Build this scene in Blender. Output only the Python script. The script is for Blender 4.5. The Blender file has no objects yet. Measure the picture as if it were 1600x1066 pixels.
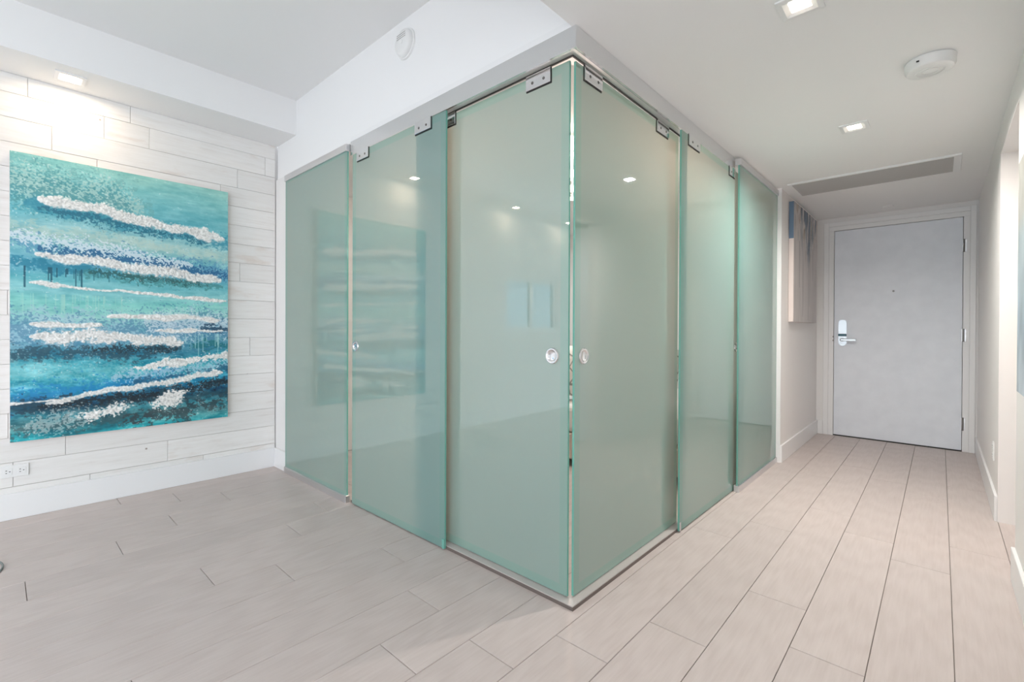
import bpy, bmesh, math, random
import numpy as np
from mathutils import Matrix, Vector

random.seed(7)
rng = np.random.default_rng(11)
S = bpy.context.scene
COL = S.collection

# ------------------------------------------------------------------ camera
F_PX, SHIFT_PX = 734.64, -15.05                # focal length / vertical lens shift in pixels of a 1600-wide frame
cd = bpy.data.cameras.new('camera')
cd.sensor_fit = 'HORIZONTAL'; cd.sensor_width = 36.0
cd.lens = F_PX / 1600 * 36
cd.shift_y = SHIFT_PX / 1600
cd.clip_start = 0.02
cam = bpy.data.objects.new('camera', cd); COL.objects.link(cam)
R_ = Vector((0.73922359, 0.67344737, 0.0041387))
U_ = Vector((-0.00637343, 0.00085051, 0.99997933))
B_ = Vector((0.67342993, -0.73923469, 0.00492089))
cam.matrix_world = Matrix(((R_.x, U_.x, B_.x, 1.06337), (R_.y, U_.y, B_.y, -1.53246), (R_.z, U_.z, B_.z, 1.12), (0, 0, 0, 1)))
S.camera = cam

# ------------------------------------------------------------------ world, daylight, exposure
W = bpy.data.worlds.new('world'); S.world = W; W.use_nodes = True
bgn = W.node_tree.nodes['Background']
bgn.inputs[0].default_value = (0.87, 0.93, 1.0, 1); bgn.inputs[1].default_value = 6.0
S.view_settings.view_transform = 'Standard'; S.view_settings.look = 'None'
S.view_settings.exposure = 0.15; S.view_settings.gamma = 1.0; S.view_settings.use_curve_mapping = False

def portal(loc, rot, sx, sy):
    l = bpy.data.lights.new('window_portal', 'AREA'); l.shape = 'RECTANGLE'; l.size = sx; l.size_y = sy
    l.cycles.is_portal = True
    o = bpy.data.objects.new('window_portal', l); COL.objects.link(o); o.location = loc; o.rotation_euler = rot
    return o
YB = -6.0                                        # back wall with the big windows (behind the camera)
XL = -2.93                                       # wall with the planks
XR = 1.318                                       # hall wall on the right
ZH, ZC, ZS = 2.317, 2.853, 2.593                 # hall ceiling, living ceiling, left soffit
YD = 4.50                                        # entrance door wall
portal((-0.25, YB - 0.10, 1.03), (math.pi / 2, 0, 0), 2.8, 2.1)
portal((XR + 0.20, -4.0, 1.17), (0, math.pi / 2, 0), 2.3, 3.3)
portal((XL - 0.10, -3.165, 1.44), (0, -math.pi / 2, 0), 0.68, 1.04)

WARM = (1.0, 0.945, 0.89)
def lamp_light(kind, loc, power, color=WARM, size=0.05, spot=140, blend=0.9, parent=None, name='lamp_light'):
    l = bpy.data.lights.new(name, kind); l.energy = power; l.color = color
    if kind != 'AREA': l.shadow_soft_size = size
    if kind == 'AREA': l.shape = 'SQUARE'; l.size = size
    if kind == 'SPOT':
        l.spot_size = math.radians(spot); l.spot_blend = blend
    o = bpy.data.objects.new(name, l); COL.objects.link(o)
    if parent is not None:
        o.parent = parent; o.location = Vector(loc) - parent.location
    else: o.location = loc
    return o

# ------------------------------------------------------------------ materials
def newmat(name):
    m = bpy.data.materials.new(name); m.use_nodes = True
    nt = m.node_tree
    return m, nt, nt.nodes, nt.links, nt.nodes['Principled BSDF'], nt.nodes['Material Output']
def plain(name, col, rough=0.5, metal=0.0, spec=0.5, bump=0.0, bscale=60):
    m, nt, N, L, b, o = newmat(name)
    b.inputs['Base Color'].default_value = (*col, 1); b.inputs['Roughness'].default_value = rough
    b.inputs['Metallic'].default_value = metal; b.inputs['Specular IOR Level'].default_value = spec
    if bump:
        n = N.new('ShaderNodeTexNoise'); n.inputs['Scale'].default_value = bscale; n.inputs['Detail'].default_value = 4
        tc = N.new('ShaderNodeTexCoord'); L.new(tc.outputs['Object'], n.inputs['Vector'])
        bp = N.new('ShaderNodeBump'); bp.inputs['Strength'].default_value = bump; bp.inputs['Distance'].default_value = 0.002
        L.new(n.outputs['Fac'], bp.inputs['Height']); L.new(bp.outputs['Normal'], b.inputs['Normal'])
    return m
def emit(name, col, strength):
    m, nt, N, L, b, o = newmat(name)
    N.remove(b); e = N.new('ShaderNodeEmission'); e.inputs[0].default_value = (*col, 1); e.inputs[1].default_value = strength
    L.new(e.outputs[0], o.inputs[0]); return m
def ramp(N, stops):
    r = N.new('ShaderNodeValToRGB'); e = r.color_ramp.elements
    while len(e) < len(stops): e.new(0.5)
    for el, (p, c) in zip(e, stops): el.position = p; el.color = (*c, 1)
    return r

M = {}
M['paint'] = plain('white_wall_paint', (0.82, 0.81, 0.80), 0.55, bump=0.05, bscale=250)
M['ceil'] = plain('ceiling_paint', (0.88, 0.878, 0.875), 0.7)
M['trim'] = plain('white_semigloss_trim', (0.85, 0.85, 0.85), 0.3)
M['plastic'] = plain('white_plastic', (0.84, 0.84, 0.83), 0.35)
M['hallwall'] = plain('hall_wall_paint', (0.86, 0.835, 0.82), 0.5, bump=0.05, bscale=250)
M['alu'] = plain('brushed_aluminium', (0.80, 0.81, 0.82), 0.26, 1.0)
M['chan'] = plain('satin_aluminium', (0.74, 0.74, 0.75), 0.38, 1.0)
M['steel'] = plain('polished_steel', (0.82, 0.82, 0.83), 0.14, 1.0)
M['dark'] = plain('black_rubber', (0.012, 0.012, 0.012), 0.6)
M['joint'] = plain('floor_joint', (0.22, 0.19, 0.17), 0.8)
M['screw'] = plain('dark_screw', (0.22, 0.21, 0.20), 0.35, 1.0)
M['bluedark'] = plain('lock_window', (0.02, 0.10, 0.14), 0.15)
M['lock'] = plain('satin_lock_metal', (0.78, 0.84, 0.88), 0.3, 0.6)
M['ventslat'] = plain('grey_vent_slat', (0.44, 0.425, 0.42), 0.5)
M['ventback'] = plain('vent_dark', (0.10, 0.095, 0.09), 0.9)
M['lampglow'] = emit('lamp_glow', (1.0, 0.87, 0.70), 22)
M['pendantglow'] = emit('pendant_glow', (1.0, 0.90, 0.76), 9)
M['canvas_edge'] = plain('canvas_side', (0.78, 0.70, 0.66), 0.8)
M['sheet'] = plain('white_bedding', (0.80, 0.78, 0.76), 0.85)
M['bedbase'] = plain('bed_base', (0.62, 0.54, 0.47), 0.7)
M['post'] = plain('light_post_paint', (0.72, 0.68, 0.64), 0.5)

def floor_mat():
    m, nt, N, L, b, o = newmat('pale_oak_plank')
    tc = N.new('ShaderNodeTexCoord'); oi = N.new('ShaderNodeObjectInfo')
    off = N.new('ShaderNodeVectorMath'); off.operation = 'MULTIPLY_ADD'
    L.new(oi.outputs['Random'], off.inputs[0]); off.inputs[1].default_value = (37, 91, 13); L.new(tc.outputs['Object'], off.inputs[2])
    mp = N.new('ShaderNodeMapping'); mp.inputs['Scale'].default_value = (90, 5.0, 1); L.new(off.outputs[0], mp.inputs[0])
    n1 = N.new('ShaderNodeTexNoise'); n1.inputs['Scale'].default_value = 1.0; n1.inputs['Detail'].default_value = 6; n1.inputs['Roughness'].default_value = 0.65
    L.new(mp.outputs[0], n1.inputs['Vector'])
    mp2 = N.new('ShaderNodeMapping'); mp2.inputs['Scale'].default_value = (9, 1.2, 1); L.new(off.outputs[0], mp2.inputs[0])
    wv = N.new('ShaderNodeTexWave'); wv.wave_type = 'RINGS'; wv.inputs['Scale'].default_value = 1.1; wv.inputs['Distortion'].default_value = 9
    wv.inputs['Detail'].default_value = 3; wv.inputs['Detail Scale'].default_value = 1.3
    L.new(mp2.outputs[0], wv.inputs['Vector'])
    mx = N.new('ShaderNodeMix'); mx.data_type = 'FLOAT'; mx.inputs[0].default_value = 0.16
    L.new(n1.outputs['Fac'], mx.inputs[2]); L.new(wv.outputs['Fac'], mx.inputs[3])
    r = ramp(N, [(0.25, (0.520, 0.448, 0.421)), (0.50, (0.562, 0.491, 0.465)), (0.75, (0.600, 0.529, 0.503))])
    L.new(mx.outputs[0], r.inputs[0])
    hs = N.new('ShaderNodeHueSaturation')
    mr = N.new('ShaderNodeMapRange'); mr.inputs[3].default_value = 0.97; mr.inputs[4].default_value = 1.03
    L.new(oi.outputs['Random'], mr.inputs[0]); L.new(mr.outputs[0], hs.inputs['Value']); L.new(r.outputs[0], hs.inputs['Color'])
    L.new(hs.outputs[0], b.inputs['Base Color'])
    b.inputs['Roughness'].default_value = 0.42
    bp = N.new('ShaderNodeBump'); bp.inputs['Strength'].default_value = 0.12; bp.inputs['Distance'].default_value = 0.001
    L.new(n1.outputs['Fac'], bp.inputs['Height']); L.new(bp.outputs[0], b.inputs['Normal'])
    return m
M['floor'] = floor_mat()

def plank_mat():
    m, nt, N, L, b, o = newmat('whitewashed_plank')
    tc = N.new('ShaderNodeTexCoord'); oi = N.new('ShaderNodeObjectInfo')
    off = N.new('ShaderNodeVectorMath'); off.operation = 'MULTIPLY_ADD'
    L.new(oi.outputs['Random'], off.inputs[0]); off.inputs[1].default_value = (17, 53, 71); L.new(tc.outputs['Object'], off.inputs[2])
    mp = N.new('ShaderNodeMapping'); mp.inputs['Scale'].default_value = (1, 3.5, 45); L.new(off.outputs[0], mp.inputs[0])
    n1 = N.new('ShaderNodeTexNoise'); n1.inputs['Scale'].default_value = 1; n1.inputs['Detail'].default_value = 7; n1.inputs['Roughness'].default_value = 0.7
    L.new(mp.outputs[0], n1.inputs['Vector'])
    r = ramp(N, [(0.28, (0.735, 0.70, 0.668)), (0.42, (0.815, 0.795, 0.768)), (0.60, (0.85, 0.836, 0.815))])
    L.new(n1.outputs['Fac'], r.inputs[0])
    # warm knots and worn patches
    mp2 = N.new('ShaderNodeMapping'); mp2.inputs['Scale'].default_value = (1, 3.0, 9); L.new(off.outputs[0], mp2.inputs[0])
    n2 = N.new('ShaderNodeTexNoise'); n2.inputs['Scale'].default_value = 1.0; n2.inputs['Detail'].default_value = 5; L.new(mp2.outputs[0], n2.inputs['Vector'])
    r2 = ramp(N, [(0.62, (0, 0, 0)), (0.74, (0.55, 0.55, 0.55))]); L.new(n2.outputs['Fac'], r2.inputs[0])
    mx = N.new('ShaderNodeMix'); mx.data_type = 'RGBA'
    L.new(r2.outputs[0], mx.inputs[0]); L.new(r.outputs[0], mx.inputs[6]); mx.inputs[7].default_value = (0.66, 0.56, 0.49, 1)
    vo = N.new('ShaderNodeTexVoronoi'); vo.inputs['Scale'].default_value = 5.5; L.new(off.outputs[0], vo.inputs['Vector'])
    r3 = ramp(N, [(0.020, (0.42, 0.36, 0.32)), (0.045, (1, 1, 1))]); L.new(vo.outputs['Distance'], r3.inputs[0])
    mu = N.new('ShaderNodeMix'); mu.data_type = 'RGBA'; mu.blend_type = 'MULTIPLY'; mu.inputs[0].default_value = 1
    L.new(mx.outputs[2], mu.inputs[6]); L.new(r3.outputs[0], mu.inputs[7])
    hs = N.new('ShaderNodeHueSaturation'); mr = N.new('ShaderNodeMapRange'); mr.inputs[3].default_value = 0.96; mr.inputs[4].default_value = 1.03
    L.new(oi.outputs['Random'], mr.inputs[0]); L.new(mr.outputs[0], hs.inputs['Value']); L.new(mu.outputs[2], hs.inputs['Color'])
    L.new(hs.outputs[0], b.inputs['Base Color']); b.inputs['Roughness'].default_value = 0.55
    bp = N.new('ShaderNodeBump'); bp.inputs['Strength'].default_value = 0.12; bp.inputs['Distance'].default_value = 0.002
    L.new(n1.outputs['Fac'], bp.inputs['Height']); L.new(bp.outputs[0], b.inputs['Normal'])
    return m
M['plank'] = plank_mat()

def door_mat():
    m, nt, N, L, b, o = newmat('pale_grey_door_paint')
    tc = N.new('ShaderNodeTexCoord'); n = N.new('ShaderNodeTexNoise'); n.inputs['Scale'].default_value = 9; n.inputs['Detail'].default_value = 6
    L.new(tc.outputs['Object'], n.inputs['Vector'])
    r = ramp(N, [(0.35, (0.79, 0.83, 0.89)), (0.65, (0.83, 0.87, 0.93))]); L.new(n.outputs['Fac'], r.inputs[0])
    L.new(r.outputs[0], b.inputs['Base Color']); b.inputs['Roughness'].default_value = 0.4
    return m
M['door'] = door_mat()

def frosted(name, half_w, half_h, border):
    """outer face of a pane: etched glass, glossy outside; the etched field stops a little short of the rim"""
    m, nt, N, L, b, o = newmat(name); N.remove(b)
    di = N.new('ShaderNodeBsdfDiffuse'); tr = N.new('ShaderNodeBsdfTranslucent')
    tc = N.new('ShaderNodeTexCoord'); sp = N.new('ShaderNodeSeparateXYZ'); L.new(tc.outputs['UV'], sp.inputs[0])
    def dist(sock, half):
        a = N.new('ShaderNodeMath'); a.operation = 'ABSOLUTE'; L.new(sock, a.inputs[0])
        s = N.new('ShaderNodeMath'); s.operation = 'SUBTRACT'; s.inputs[0].default_value = half; L.new(a.outputs[0], s.inputs[1]); return s.outputs[0]
    mn = N.new('ShaderNodeMath'); mn.operation = 'MINIMUM'
    L.new(dist(sp.outputs[0], half_w), mn.inputs[0]); L.new(dist(sp.outputs[1], half_h), mn.inputs[1])
    mr = N.new('ShaderNodeMapRange'); mr.inputs[1].default_value = border - 0.004; mr.inputs[2].default_value = border + 0.004; L.new(mn.outputs[0], mr.inputs[0])
    mx = N.new('ShaderNodeMix'); mx.data_type = 'RGBA'
    mx.inputs[6].default_value = (0.26, 0.525, 0.475, 1); mx.inputs[7].default_value = (0.285, 0.535, 0.505, 1)
    L.new(mr.outputs[0], mx.inputs[0])
    L.new(mx.outputs[2], di.inputs[0])
    mx2 = N.new('ShaderNodeMix'); mx2.data_type = 'RGBA'
    mx2.inputs[6].default_value = (0.36, 0.40, 0.335, 1); mx2.inputs[7].default_value = (0.45, 0.385, 0.325, 1)
    L.new(mr.outputs[0], mx2.inputs[0]); L.new(mx2.outputs[2], tr.inputs[0])
    ms = N.new('ShaderNodeMixShader'); ms.inputs[0].default_value = 0.5; L.new(di.outputs[0], ms.inputs[1]); L.new(tr.outputs[0], ms.inputs[2])
    gl = N.new('ShaderNodeBsdfGlossy'); gl.inputs['Roughness'].default_value = 0.0
    fr = N.new('ShaderNodeFresnel'); fr.inputs[0].default_value = 2.25
    m2 = N.new('ShaderNodeMixShader'); L.new(fr.outputs[0], m2.inputs[0]); L.new(ms.outputs[0], m2.inputs[1]); L.new(gl.outputs[0], m2.inputs[2])
    L.new(m2.outputs[0], o.inputs[0]); return m
def clear_glass(name, tint):
    m, nt, N, L, b, o = newmat(name); N.remove(b)
    t = N.new('ShaderNodeBsdfTransparent'); t.inputs[0].default_value = (*tint, 1)
    g = N.new('ShaderNodeBsdfGlossy'); g.inputs['Roughness'].default_value = 0.0
    ms = N.new('ShaderNodeMixShader'); ms.inputs[0].default_value = 0.06
    L.new(t.outputs[0], ms.inputs[1]); L.new(g.outputs[0], ms.inputs[2]); L.new(ms.outputs[0], o.inputs[0]); return m
M['glass_in'] = clear_glass('pane_inner_face', (0.97, 1.0, 0.985))
M['window_glass'] = clear_glass('window_glass', (0.97, 0.98, 0.99))
def edge_mat():
    m, nt, N, L, b, o = newmat('glass_edge')
    b.inputs['Base Color'].default_value = (0.17, 0.43, 0.355, 1); b.inputs['Roughness'].default_value = 0.12
    b.inputs['Transmission Weight'].default_value = 0.0
    return m
M['glass_edge'] = edge_mat()

# ------------------------------------------------------------------ mesh helpers
def link(name, me, mat, parent=None, loc=(0, 0, 0)):
    o = bpy.data.objects.new(name, me); COL.objects.link(o)
    mats = mat if isinstance(mat, (list, tuple)) else [mat]
    for m in mats: me.materials.append(m)
    o.location = loc
    if parent is not None:
        o.parent = parent
        q = parent; acc = Vector((0, 0, 0))
        while q is not None: acc += q.location; q = q.parent
        o.location = Vector(loc) - acc
    return o
def mesh_from(bm, name):
    me = bpy.data.meshes.new(name); bm.to_mesh(me); bm.free(); return me
def bm_box(bm, x0, x1, y0, y1, z0, z1, o=(0, 0, 0)):
    v = [bm.verts.new((x - o[0], y - o[1], z - o[2])) for z in (z0, z1) for y in (y0, y1) for x in (x0, x1)]
    for f in ((0, 2, 3, 1), (4, 5, 7, 6), (0, 1, 5, 4), (2, 6, 7, 3), (0, 4, 6, 2), (1, 3, 7, 5)):
        bm.faces.new([v[i] for i in f])
def box(name, x0, x1, y0, y1, z0, z1, mat, parent=None, bevel=0.0, seg=1):
    o = ((x0 + x1) / 2, (y0 + y1) / 2, z0)
    bm = bmesh.new(); bm_box(bm, x0, x1, y0, y1, z0, z1, o)
    if bevel: bmesh.ops.bevel(bm, geom=bm.edges[:], offset=bevel, segments=seg, affect='EDGES', profile=0.5)
    return link(name, mesh_from(bm, name), mat, parent, o)
def boxes(name, lst, mat, parent=None, bevel=0.0):
    x0 = min(b[0] for b in lst); x1 = max(b[1] for b in lst); y0 = min(b[2] for b in lst); y1 = max(b[3] for b in lst); z0 = min(b[4] for b in lst)
    o = ((x0 + x1) / 2, (y0 + y1) / 2, z0)
    bm = bmesh.new()
    for b in lst: bm_box(bm, *b, o)
    if bevel: bmesh.ops.bevel(bm, geom=bm.edges[:], offset=bevel, segments=1, affect='EDGES')
    return link(name, mesh_from(bm, name), mat, parent, o)
def lathe(name, prof, axis, origin, mat, parent=None, n=48, smooth=True):
    """prof: (radius, along) pairs spun about `axis` through origin"""
    a = Vector(axis).normalized(); t = Vector((0, 0, 1)) if abs(a.z) < 0.9 else Vector((1, 0, 0))
    e1 = a.cross(t).normalized(); e2 = a.cross(e1)
    bm = bmesh.new(); rings = []
    for r, h in prof:
        if r < 1e-6: rings.append([bm.verts.new(a * h)])
        else: rings.append([bm.verts.new(a * h + (e1 * math.cos(2 * math.pi * k / n) + e2 * math.sin(2 * math.pi * k / n)) * r) for k in range(n)])
    for A, Bq in zip(rings, rings[1:]):
        for k in range(n):
            k2 = (k + 1) % n
            vs = [A[k % len(A)], A[k2 % len(A)], Bq[k2 % len(Bq)], Bq[k % len(Bq)]]
            vs = list(dict.fromkeys(vs))
            if len(vs) > 2: bm.faces.new(vs)
    bmesh.ops.recalc_face_normals(bm, faces=bm.faces[:])
    me = mesh_from(bm, name)
    if smooth:
        for p in me.polygons: p.use_smooth = True
        me.set_sharp_from_angle(angle=math.radians(35))
    return link(name, me, mat, parent, origin)
def empty(name, loc):
    o = bpy.data.objects.new(name, None); COL.objects.link(o); o.location = loc; o.empty_display_size = 0.1; return o
def tag(o, label, cat, group=None, kind=None):
    o['label'] = label; o['category'] = cat
    if group: o['group'] = group
    if kind: o['kind'] = kind
    return o
def struct(o, label, cat): return tag(o, label, cat, kind='structure')

# ================================================================== THE SETTING
# ---- floor
floor = box('floor', XL - 0.1, 3.0, YB, YD + 0.2, -0.06, -0.006, M['joint'])
struct(floor, 'pale oak plank floor running from the living area down the hall', 'floor')
ROW, X0, LEN = 0.2150, 0.030, 1.285
phase = {-13: -0.73, -12: -0.505, -11: -0.84, -10: -1.11, -9: -1.447, -8: -0.42, -7: -0.892, -6: -0.641, -5: -0.211, -4: -1.244,
         -3: -0.347, -2: -0.616, -1: 0.90, 0: -0.152, 1: 0.155, 2: 0.646, 3: 0.358, 4: 1.42, 5: 1.80, -14: -1.0}
g = 0.0011
def lay(k, xa, xb, ya, yb, ph):
    n0 = math.floor((ya - ph) / LEN); y = ph + n0 * LEN
    while y < yb:
        a, c = max(y, ya), min(y + LEN, yb)
        if c - a > 0.03:
            bm = bmesh.new(); o = ((xa + xb) / 2, (a + c) / 2, 0)
            bm_box(bm, xa + g, xb - g, a + g, c - g, -0.0055, 0.0, o)
            bmesh.ops.bevel(bm, geom=[e for e in bm.edges if all(v.co.z > -0.001 for v in e.verts)], offset=0.0012, segments=1, affect='EDGES')
            link('floor_plank', mesh_from(bm, 'floor_plank'), M['floor'], floor, o)
        y += LEN
for k in range(-14, 6):
    xa, xb = X0 + k * ROW, X0 + (k + 1) * ROW
    lay(k, max(xa, XL), xb, -4.2, YD, phase[k])
for k in range(6, 11):       # room beyond the doorway on the right
    xa, xb = X0 + k * ROW, X0 + (k + 1) * ROW
    lay(k, xa, min(xb, 2.4), 1.0, 3.2, random.uniform(0, 1.2))

# ---- ceilings
lowc = boxes('ceiling', [(XL, XR + 0.14, 0.012, YD + 0.2, ZH, ZC + 0.1), (-0.02, XR + 0.14, YB, 0.012, ZH, ZC + 0.1)], M['ceil'])
struct(lowc, 'lowered white ceiling over the hall and the glass room', 'ceiling')
hic = box('ceiling', XL - 0.1, -0.02, YB, 0.012, ZC, ZC + 0.1, M['ceil'])
struct(hic, 'higher white ceiling of the living area', 'ceiling')
sof = box('ceiling', XL - 0.1, -2.578, YB, 0.012, ZS, ZC, M['ceil'])
struct(sof, 'white soffit box running above the plank wall', 'soffit')
tr = box('trim_1', -1.741, -0.02, 0.002, 0.012, ZH, ZH + 0.028, M['trim'])
struct(tr, 'thin white trim strip above the long glass rail', 'trim')

# ---- left wall with planks (window hole further back)
wl = boxes('wall_left', [(XL - 0.12, XL - 0.008, YB, -3.69, 0, ZS), (XL - 0.12, XL - 0.008, -2.64, YD + 0.1, 0, ZS),
                         (XL - 0.12, XL - 0.008, -3.69, -2.64, 0, 1.10), (XL - 0.12, XL - 0.008, -3.69, -2.64, 1.78, ZS)], M['paint'])
struct(wl, 'white wall clad with whitewashed wooden planks behind the ocean painting', 'wall')
PZ = 0.1433
known = {0: [-1.405, -0.929], 1: [-1.061, -0.828, -0.085], 2: [-1.303, -0.284], 7: [-0.267], 11: [-0.194], 15: [-1.243], 16: [-0.723], 17: [-1.13, -0.509]}
for r in range(0, 18):
    z1 = ZS if r == 0 else 2.48 - PZ * (r - 1)
    z0 = 2.48 - PZ * r
    z0 = max(z0, 0.10)
    cuts = list(known.get(r, [-0.35 - 0.45 * ((r * 0.37) % 1.0), ]))
    y = min(cuts)
    while y > -2.3:
        y -= random.uniform(0.62, 1.15)
        if y > -2.4: cuts.append(y)
    cuts = sorted(cuts + [-2.55, -0.006])
    for a, c in zip(cuts, cuts[1:]):
        pr = random.uniform(0.0, 0.0025)
        bm = bmesh.new(); o = (XL, (a + c) / 2, z0)
        bm_box(bm, XL - 0.0085, XL + pr, a + 0.0009, c - 0.0009, z0 + 0.0009, z1 - 0.0009, o)
        bmesh.ops.bevel(bm, geom=[e for e in bm.edges if all(v.co.x > -0.004 for v in e.verts)], offset=0.0012, segments=1, affect='EDGES')
        link('plank', mesh_from(bm, 'plank'), M['plank'], wl, o)
bb = boxes('baseboard_left', [(XL - 0.006, -2.914, YB, -0.002, 0, 0.152), (-2.914, -2.700, -0.018, -0.0015, 0, 0.152)], M['trim'], bevel=0.002)
struct(bb, 'white baseboard along the plank wall, turning at the corner', 'baseboard')
jl = box('wall_jamb', XL, -2.700, 0.0, 0.12, 0, ZH, M['paint'])
jl.name = 'wall_front'; struct(jl, 'narrow white wall strip between the plank wall and the glass', 'wall')

# ---- hall wall left of the entrance, walls of the glass room
wh = box('wall_hall', -0.05, 0.066, 2.935, YD, 0, ZH, M['hallwall']); struct(wh, 'short hall wall that carries the grey drip painting', 'wall')
bh = boxes('baseboard_hall', [(0.066, 0.082, 2.930, YD, 0, 0.145)], M['trim'], bevel=0.002); struct(bh, 'white baseboard of the short hall wall', 'baseboard')
t2 = box('trim_2', 0.015, 0.070, 2.922, 2.935, 0, ZH, M['trim']); struct(t2, 'white edge strip at the end of the hall wall beside the glass', 'trim')
wi = box('wall_inner', XL, -0.05, 3.45, 3.55, 0, ZH, M['paint']); struct(wi, 'inner back wall of the glass room', 'wall')

# ---- right wall with doorway
DY0, DY1, DZ = 1.55, 2.42, 2.155
wr = boxes('wall_right', [(XR, XR + 0.12, YB, -5.6, 0, ZH), (XR, XR + 0.12, -2.4, DY0, 0, ZH), (XR, XR + 0.12, -5.6, -2.4, 2.25, ZH), (XR, XR + 0.12, DY1, YD, 0, ZH), (XR, XR + 0.12, DY0, DY1, DZ, ZH)], M['hallwall'])
struct(wr, 'long hall wall on the right with an open doorway', 'wall')
b1 = box('baseboard_right', XR - 0.014, XR, -2.4, DY0 - 0.005, 0, 0.150, M['trim'], bevel=0.002); struct(b1, 'white baseboard of the right wall, nearer than the doorway', 'baseboard')
b2 = box('baseboard_right', XR - 0.014, XR, DY1 + 0.005, YD, 0, 0.150, M['trim'], bevel=0.002); struct(b2, 'white baseboard of the right wall between doorway and entrance door', 'baseboard')
ws = boxes('wall_side', [(2.4, 2.5, 0.9, 3.3, 0, ZH), (XR + 0.12, 2.4, 0.9, 1.0, 0, ZH), (XR + 0.12, 2.4, 3.2, 3.3, 0, ZH)], M['hallwall'])
struct(ws, 'walls of the warm lit side room beyond the doorway', 'wall')
cs = box('ceiling', XR + 0.12, 2.5, 0.9, 3.3, ZH, ZH + 0.05, M['ceil']); struct(cs, 'ceiling of the side room beyond the doorway', 'ceiling')
# ajar door in that doorway, hinged at the far jamb
d2 = empty('door_2', (XR + 0.11, DY1 - 0.02, 0)); struct(d2, 'white door standing ajar in the right wall doorway', 'door')
lf = box('door_leaf', XR + 0.11, XR + 0.145, DY1 - 0.02 - 0.82, DY1 - 0.02, 0.012, 2.12, M['door'], d2, bevel=0.002)
kn = lathe('door_knob', [(0.0, 0.0), (0.026, 0.0), (0.026, 0.006), (0.010, 0.010), (0.010, 0.035), (0.026, 0.045), (0.028, 0.058), (0.018, 0.070), (0.0, 0.072)], (-1, 0, 0), (XR + 0.11, DY1 - 0.78, 1.0), M['steel'], d2, 24)
d2.rotation_euler = (0, 0, math.radians(64))

# ---- entrance wall + door_1
we = boxes('wall_entrance', [(-0.05, 0.175, YD, YD + 0.12, 0, ZH), (1.262, XR + 0.12, YD, YD + 0.12, 0, ZH), (0.175, 1.262, YD, YD + 0.12, 2.225, ZH), (0.10, 1.34, YD + 0.12, YD + 0.16, 0, ZH)], M['paint'])  # last box: unseen backing slab added to stop light leaking round the door
struct(we, 'white end wall of the hall around the entrance door', 'wall')
be = box('baseboard_entrance', 0.082, 0.128, YD - 0.014, YD, 0, 0.145, M['trim'], bevel=0.002); struct(be, 'short piece of baseboard left of the entrance door', 'baseboard')
d1 = empty('door_1', (0.72, YD, 0)); struct(d1, 'plain pale grey entrance door at the end of the hall', 'door')
x0, x1, zt = 0.220, 1.217, 2.179
box('door_leaf', x0 + 0.003, x1 - 0.003, YD + 0.004, YD + 0.05, 0.010, zt - 0.003, M['door'], d1, bevel=0.002)
boxes('door_frame', [(0.175, x0, YD - 0.006, YD + 0.10, 0, zt), (x1, 1.262, YD - 0.006, YD + 0.10, 0, zt), (0.175, 1.262, YD - 0.006, YD + 0.10, zt, 2.225)], M['trim'], d1, bevel=0.002)
boxes('door_casing', [(0.130, 0.175, YD - 0.014, YD + 0.0, 0, 2.27), (1.262, 1.303, YD - 0.014, YD, 0, 2.27), (0.175, 1.262, YD - 0.014, YD, 2.225, 2.27)], M['trim'], d1, bevel=0.002)
box('threshold', x0, x1, YD + 0.002, YD + 0.09, 0.0, 0.009, M['dark'], d1)
for z in (1.91, 1.08, 0.257):
    h = lathe('hinge', [(0, 0), (0.008, 0), (0.008, 0.12), (0, 0.12)], (0, 0, 1), (x1 + 0.004, YD - 0.006, z - 0.06), M['screw'], d1, 16)
    box('hinge_plate', x1 - 0.008, x1 + 0.022, YD - 0.0085, YD - 0.0035, z - 0.056, z + 0.056, M['chan'], h)
def capsule_plate(name, cx, cz, w, h, y0, y1, mat, parent, n=14):
    pts = []
    r = w / 2
    for k in range(n + 1): a = math.pi * k / n; pts.append((cx + r * math.cos(a), cz + h / 2 - r + r * math.sin(a)))
    for k in range(n + 1): a = math.pi + math.pi * k / n; pts.append((cx + r * math.cos(a), cz - h / 2 + r + r * math.sin(a)))
    bm = bmesh.new(); o = (cx, (y0 + y1) / 2, cz)
    A = [bm.verts.new((x - cx, y0 - o[1], z - cz)) for x, z in pts]; Bv = [bm.verts.new((x - cx, y1 - o[1], z - cz)) for x, z in pts]
    f = bm.faces.new(A); bm.faces.new(Bv[::-1])
    for k in range(len(pts)): k2 = (k + 1) % len(pts); bm.faces.new((A[k], Bv[k], Bv[k2], A[k2]))
    bmesh.ops.recalc_face_normals(bm, faces=bm.faces[:])
    bmesh.ops.bevel(bm, geom=[e for e in bm.edges if all(v.co.y < 0 for v in e.verts)], offset=0.004, segments=2, affect='EDGES')
    return link(name, mesh_from(bm, name), mat, parent, o)
lk = capsule_plate('lock', 0.300, 1.095, 0.072, 0.275, YD - 0.026, YD + 0.004, M['lock'], d1)
lk['label'] = 'satin capsule lock plate with dark reader window'
box('reader_window', 0.264, 0.336, YD - 0.029, YD - 0.022, 1.058, 1.085, M['bluedark'], lk)
lv = lathe('lever', [(0, 0), (0.018, 0), (0.018, 0.035), (0.011, 0.04), (0, 0.04)], (0, -1, 0), (0.300, YD - 0.024, 1.022), M['lock'], lk, 24)
box('lever_handle', 0.288, 0.425, YD - 0.074, YD - 0.058, 1.008, 1.034, M['lock'], lk, bevel=0.006, seg=2)
lathe('peephole', [(0, 0), (0.006, 0), (0.009, 0.003), (0.009, 0)], (0, -1, 0), (0.715, YD + 0.003, 1.515), M['screw'], d1, 16)
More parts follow.
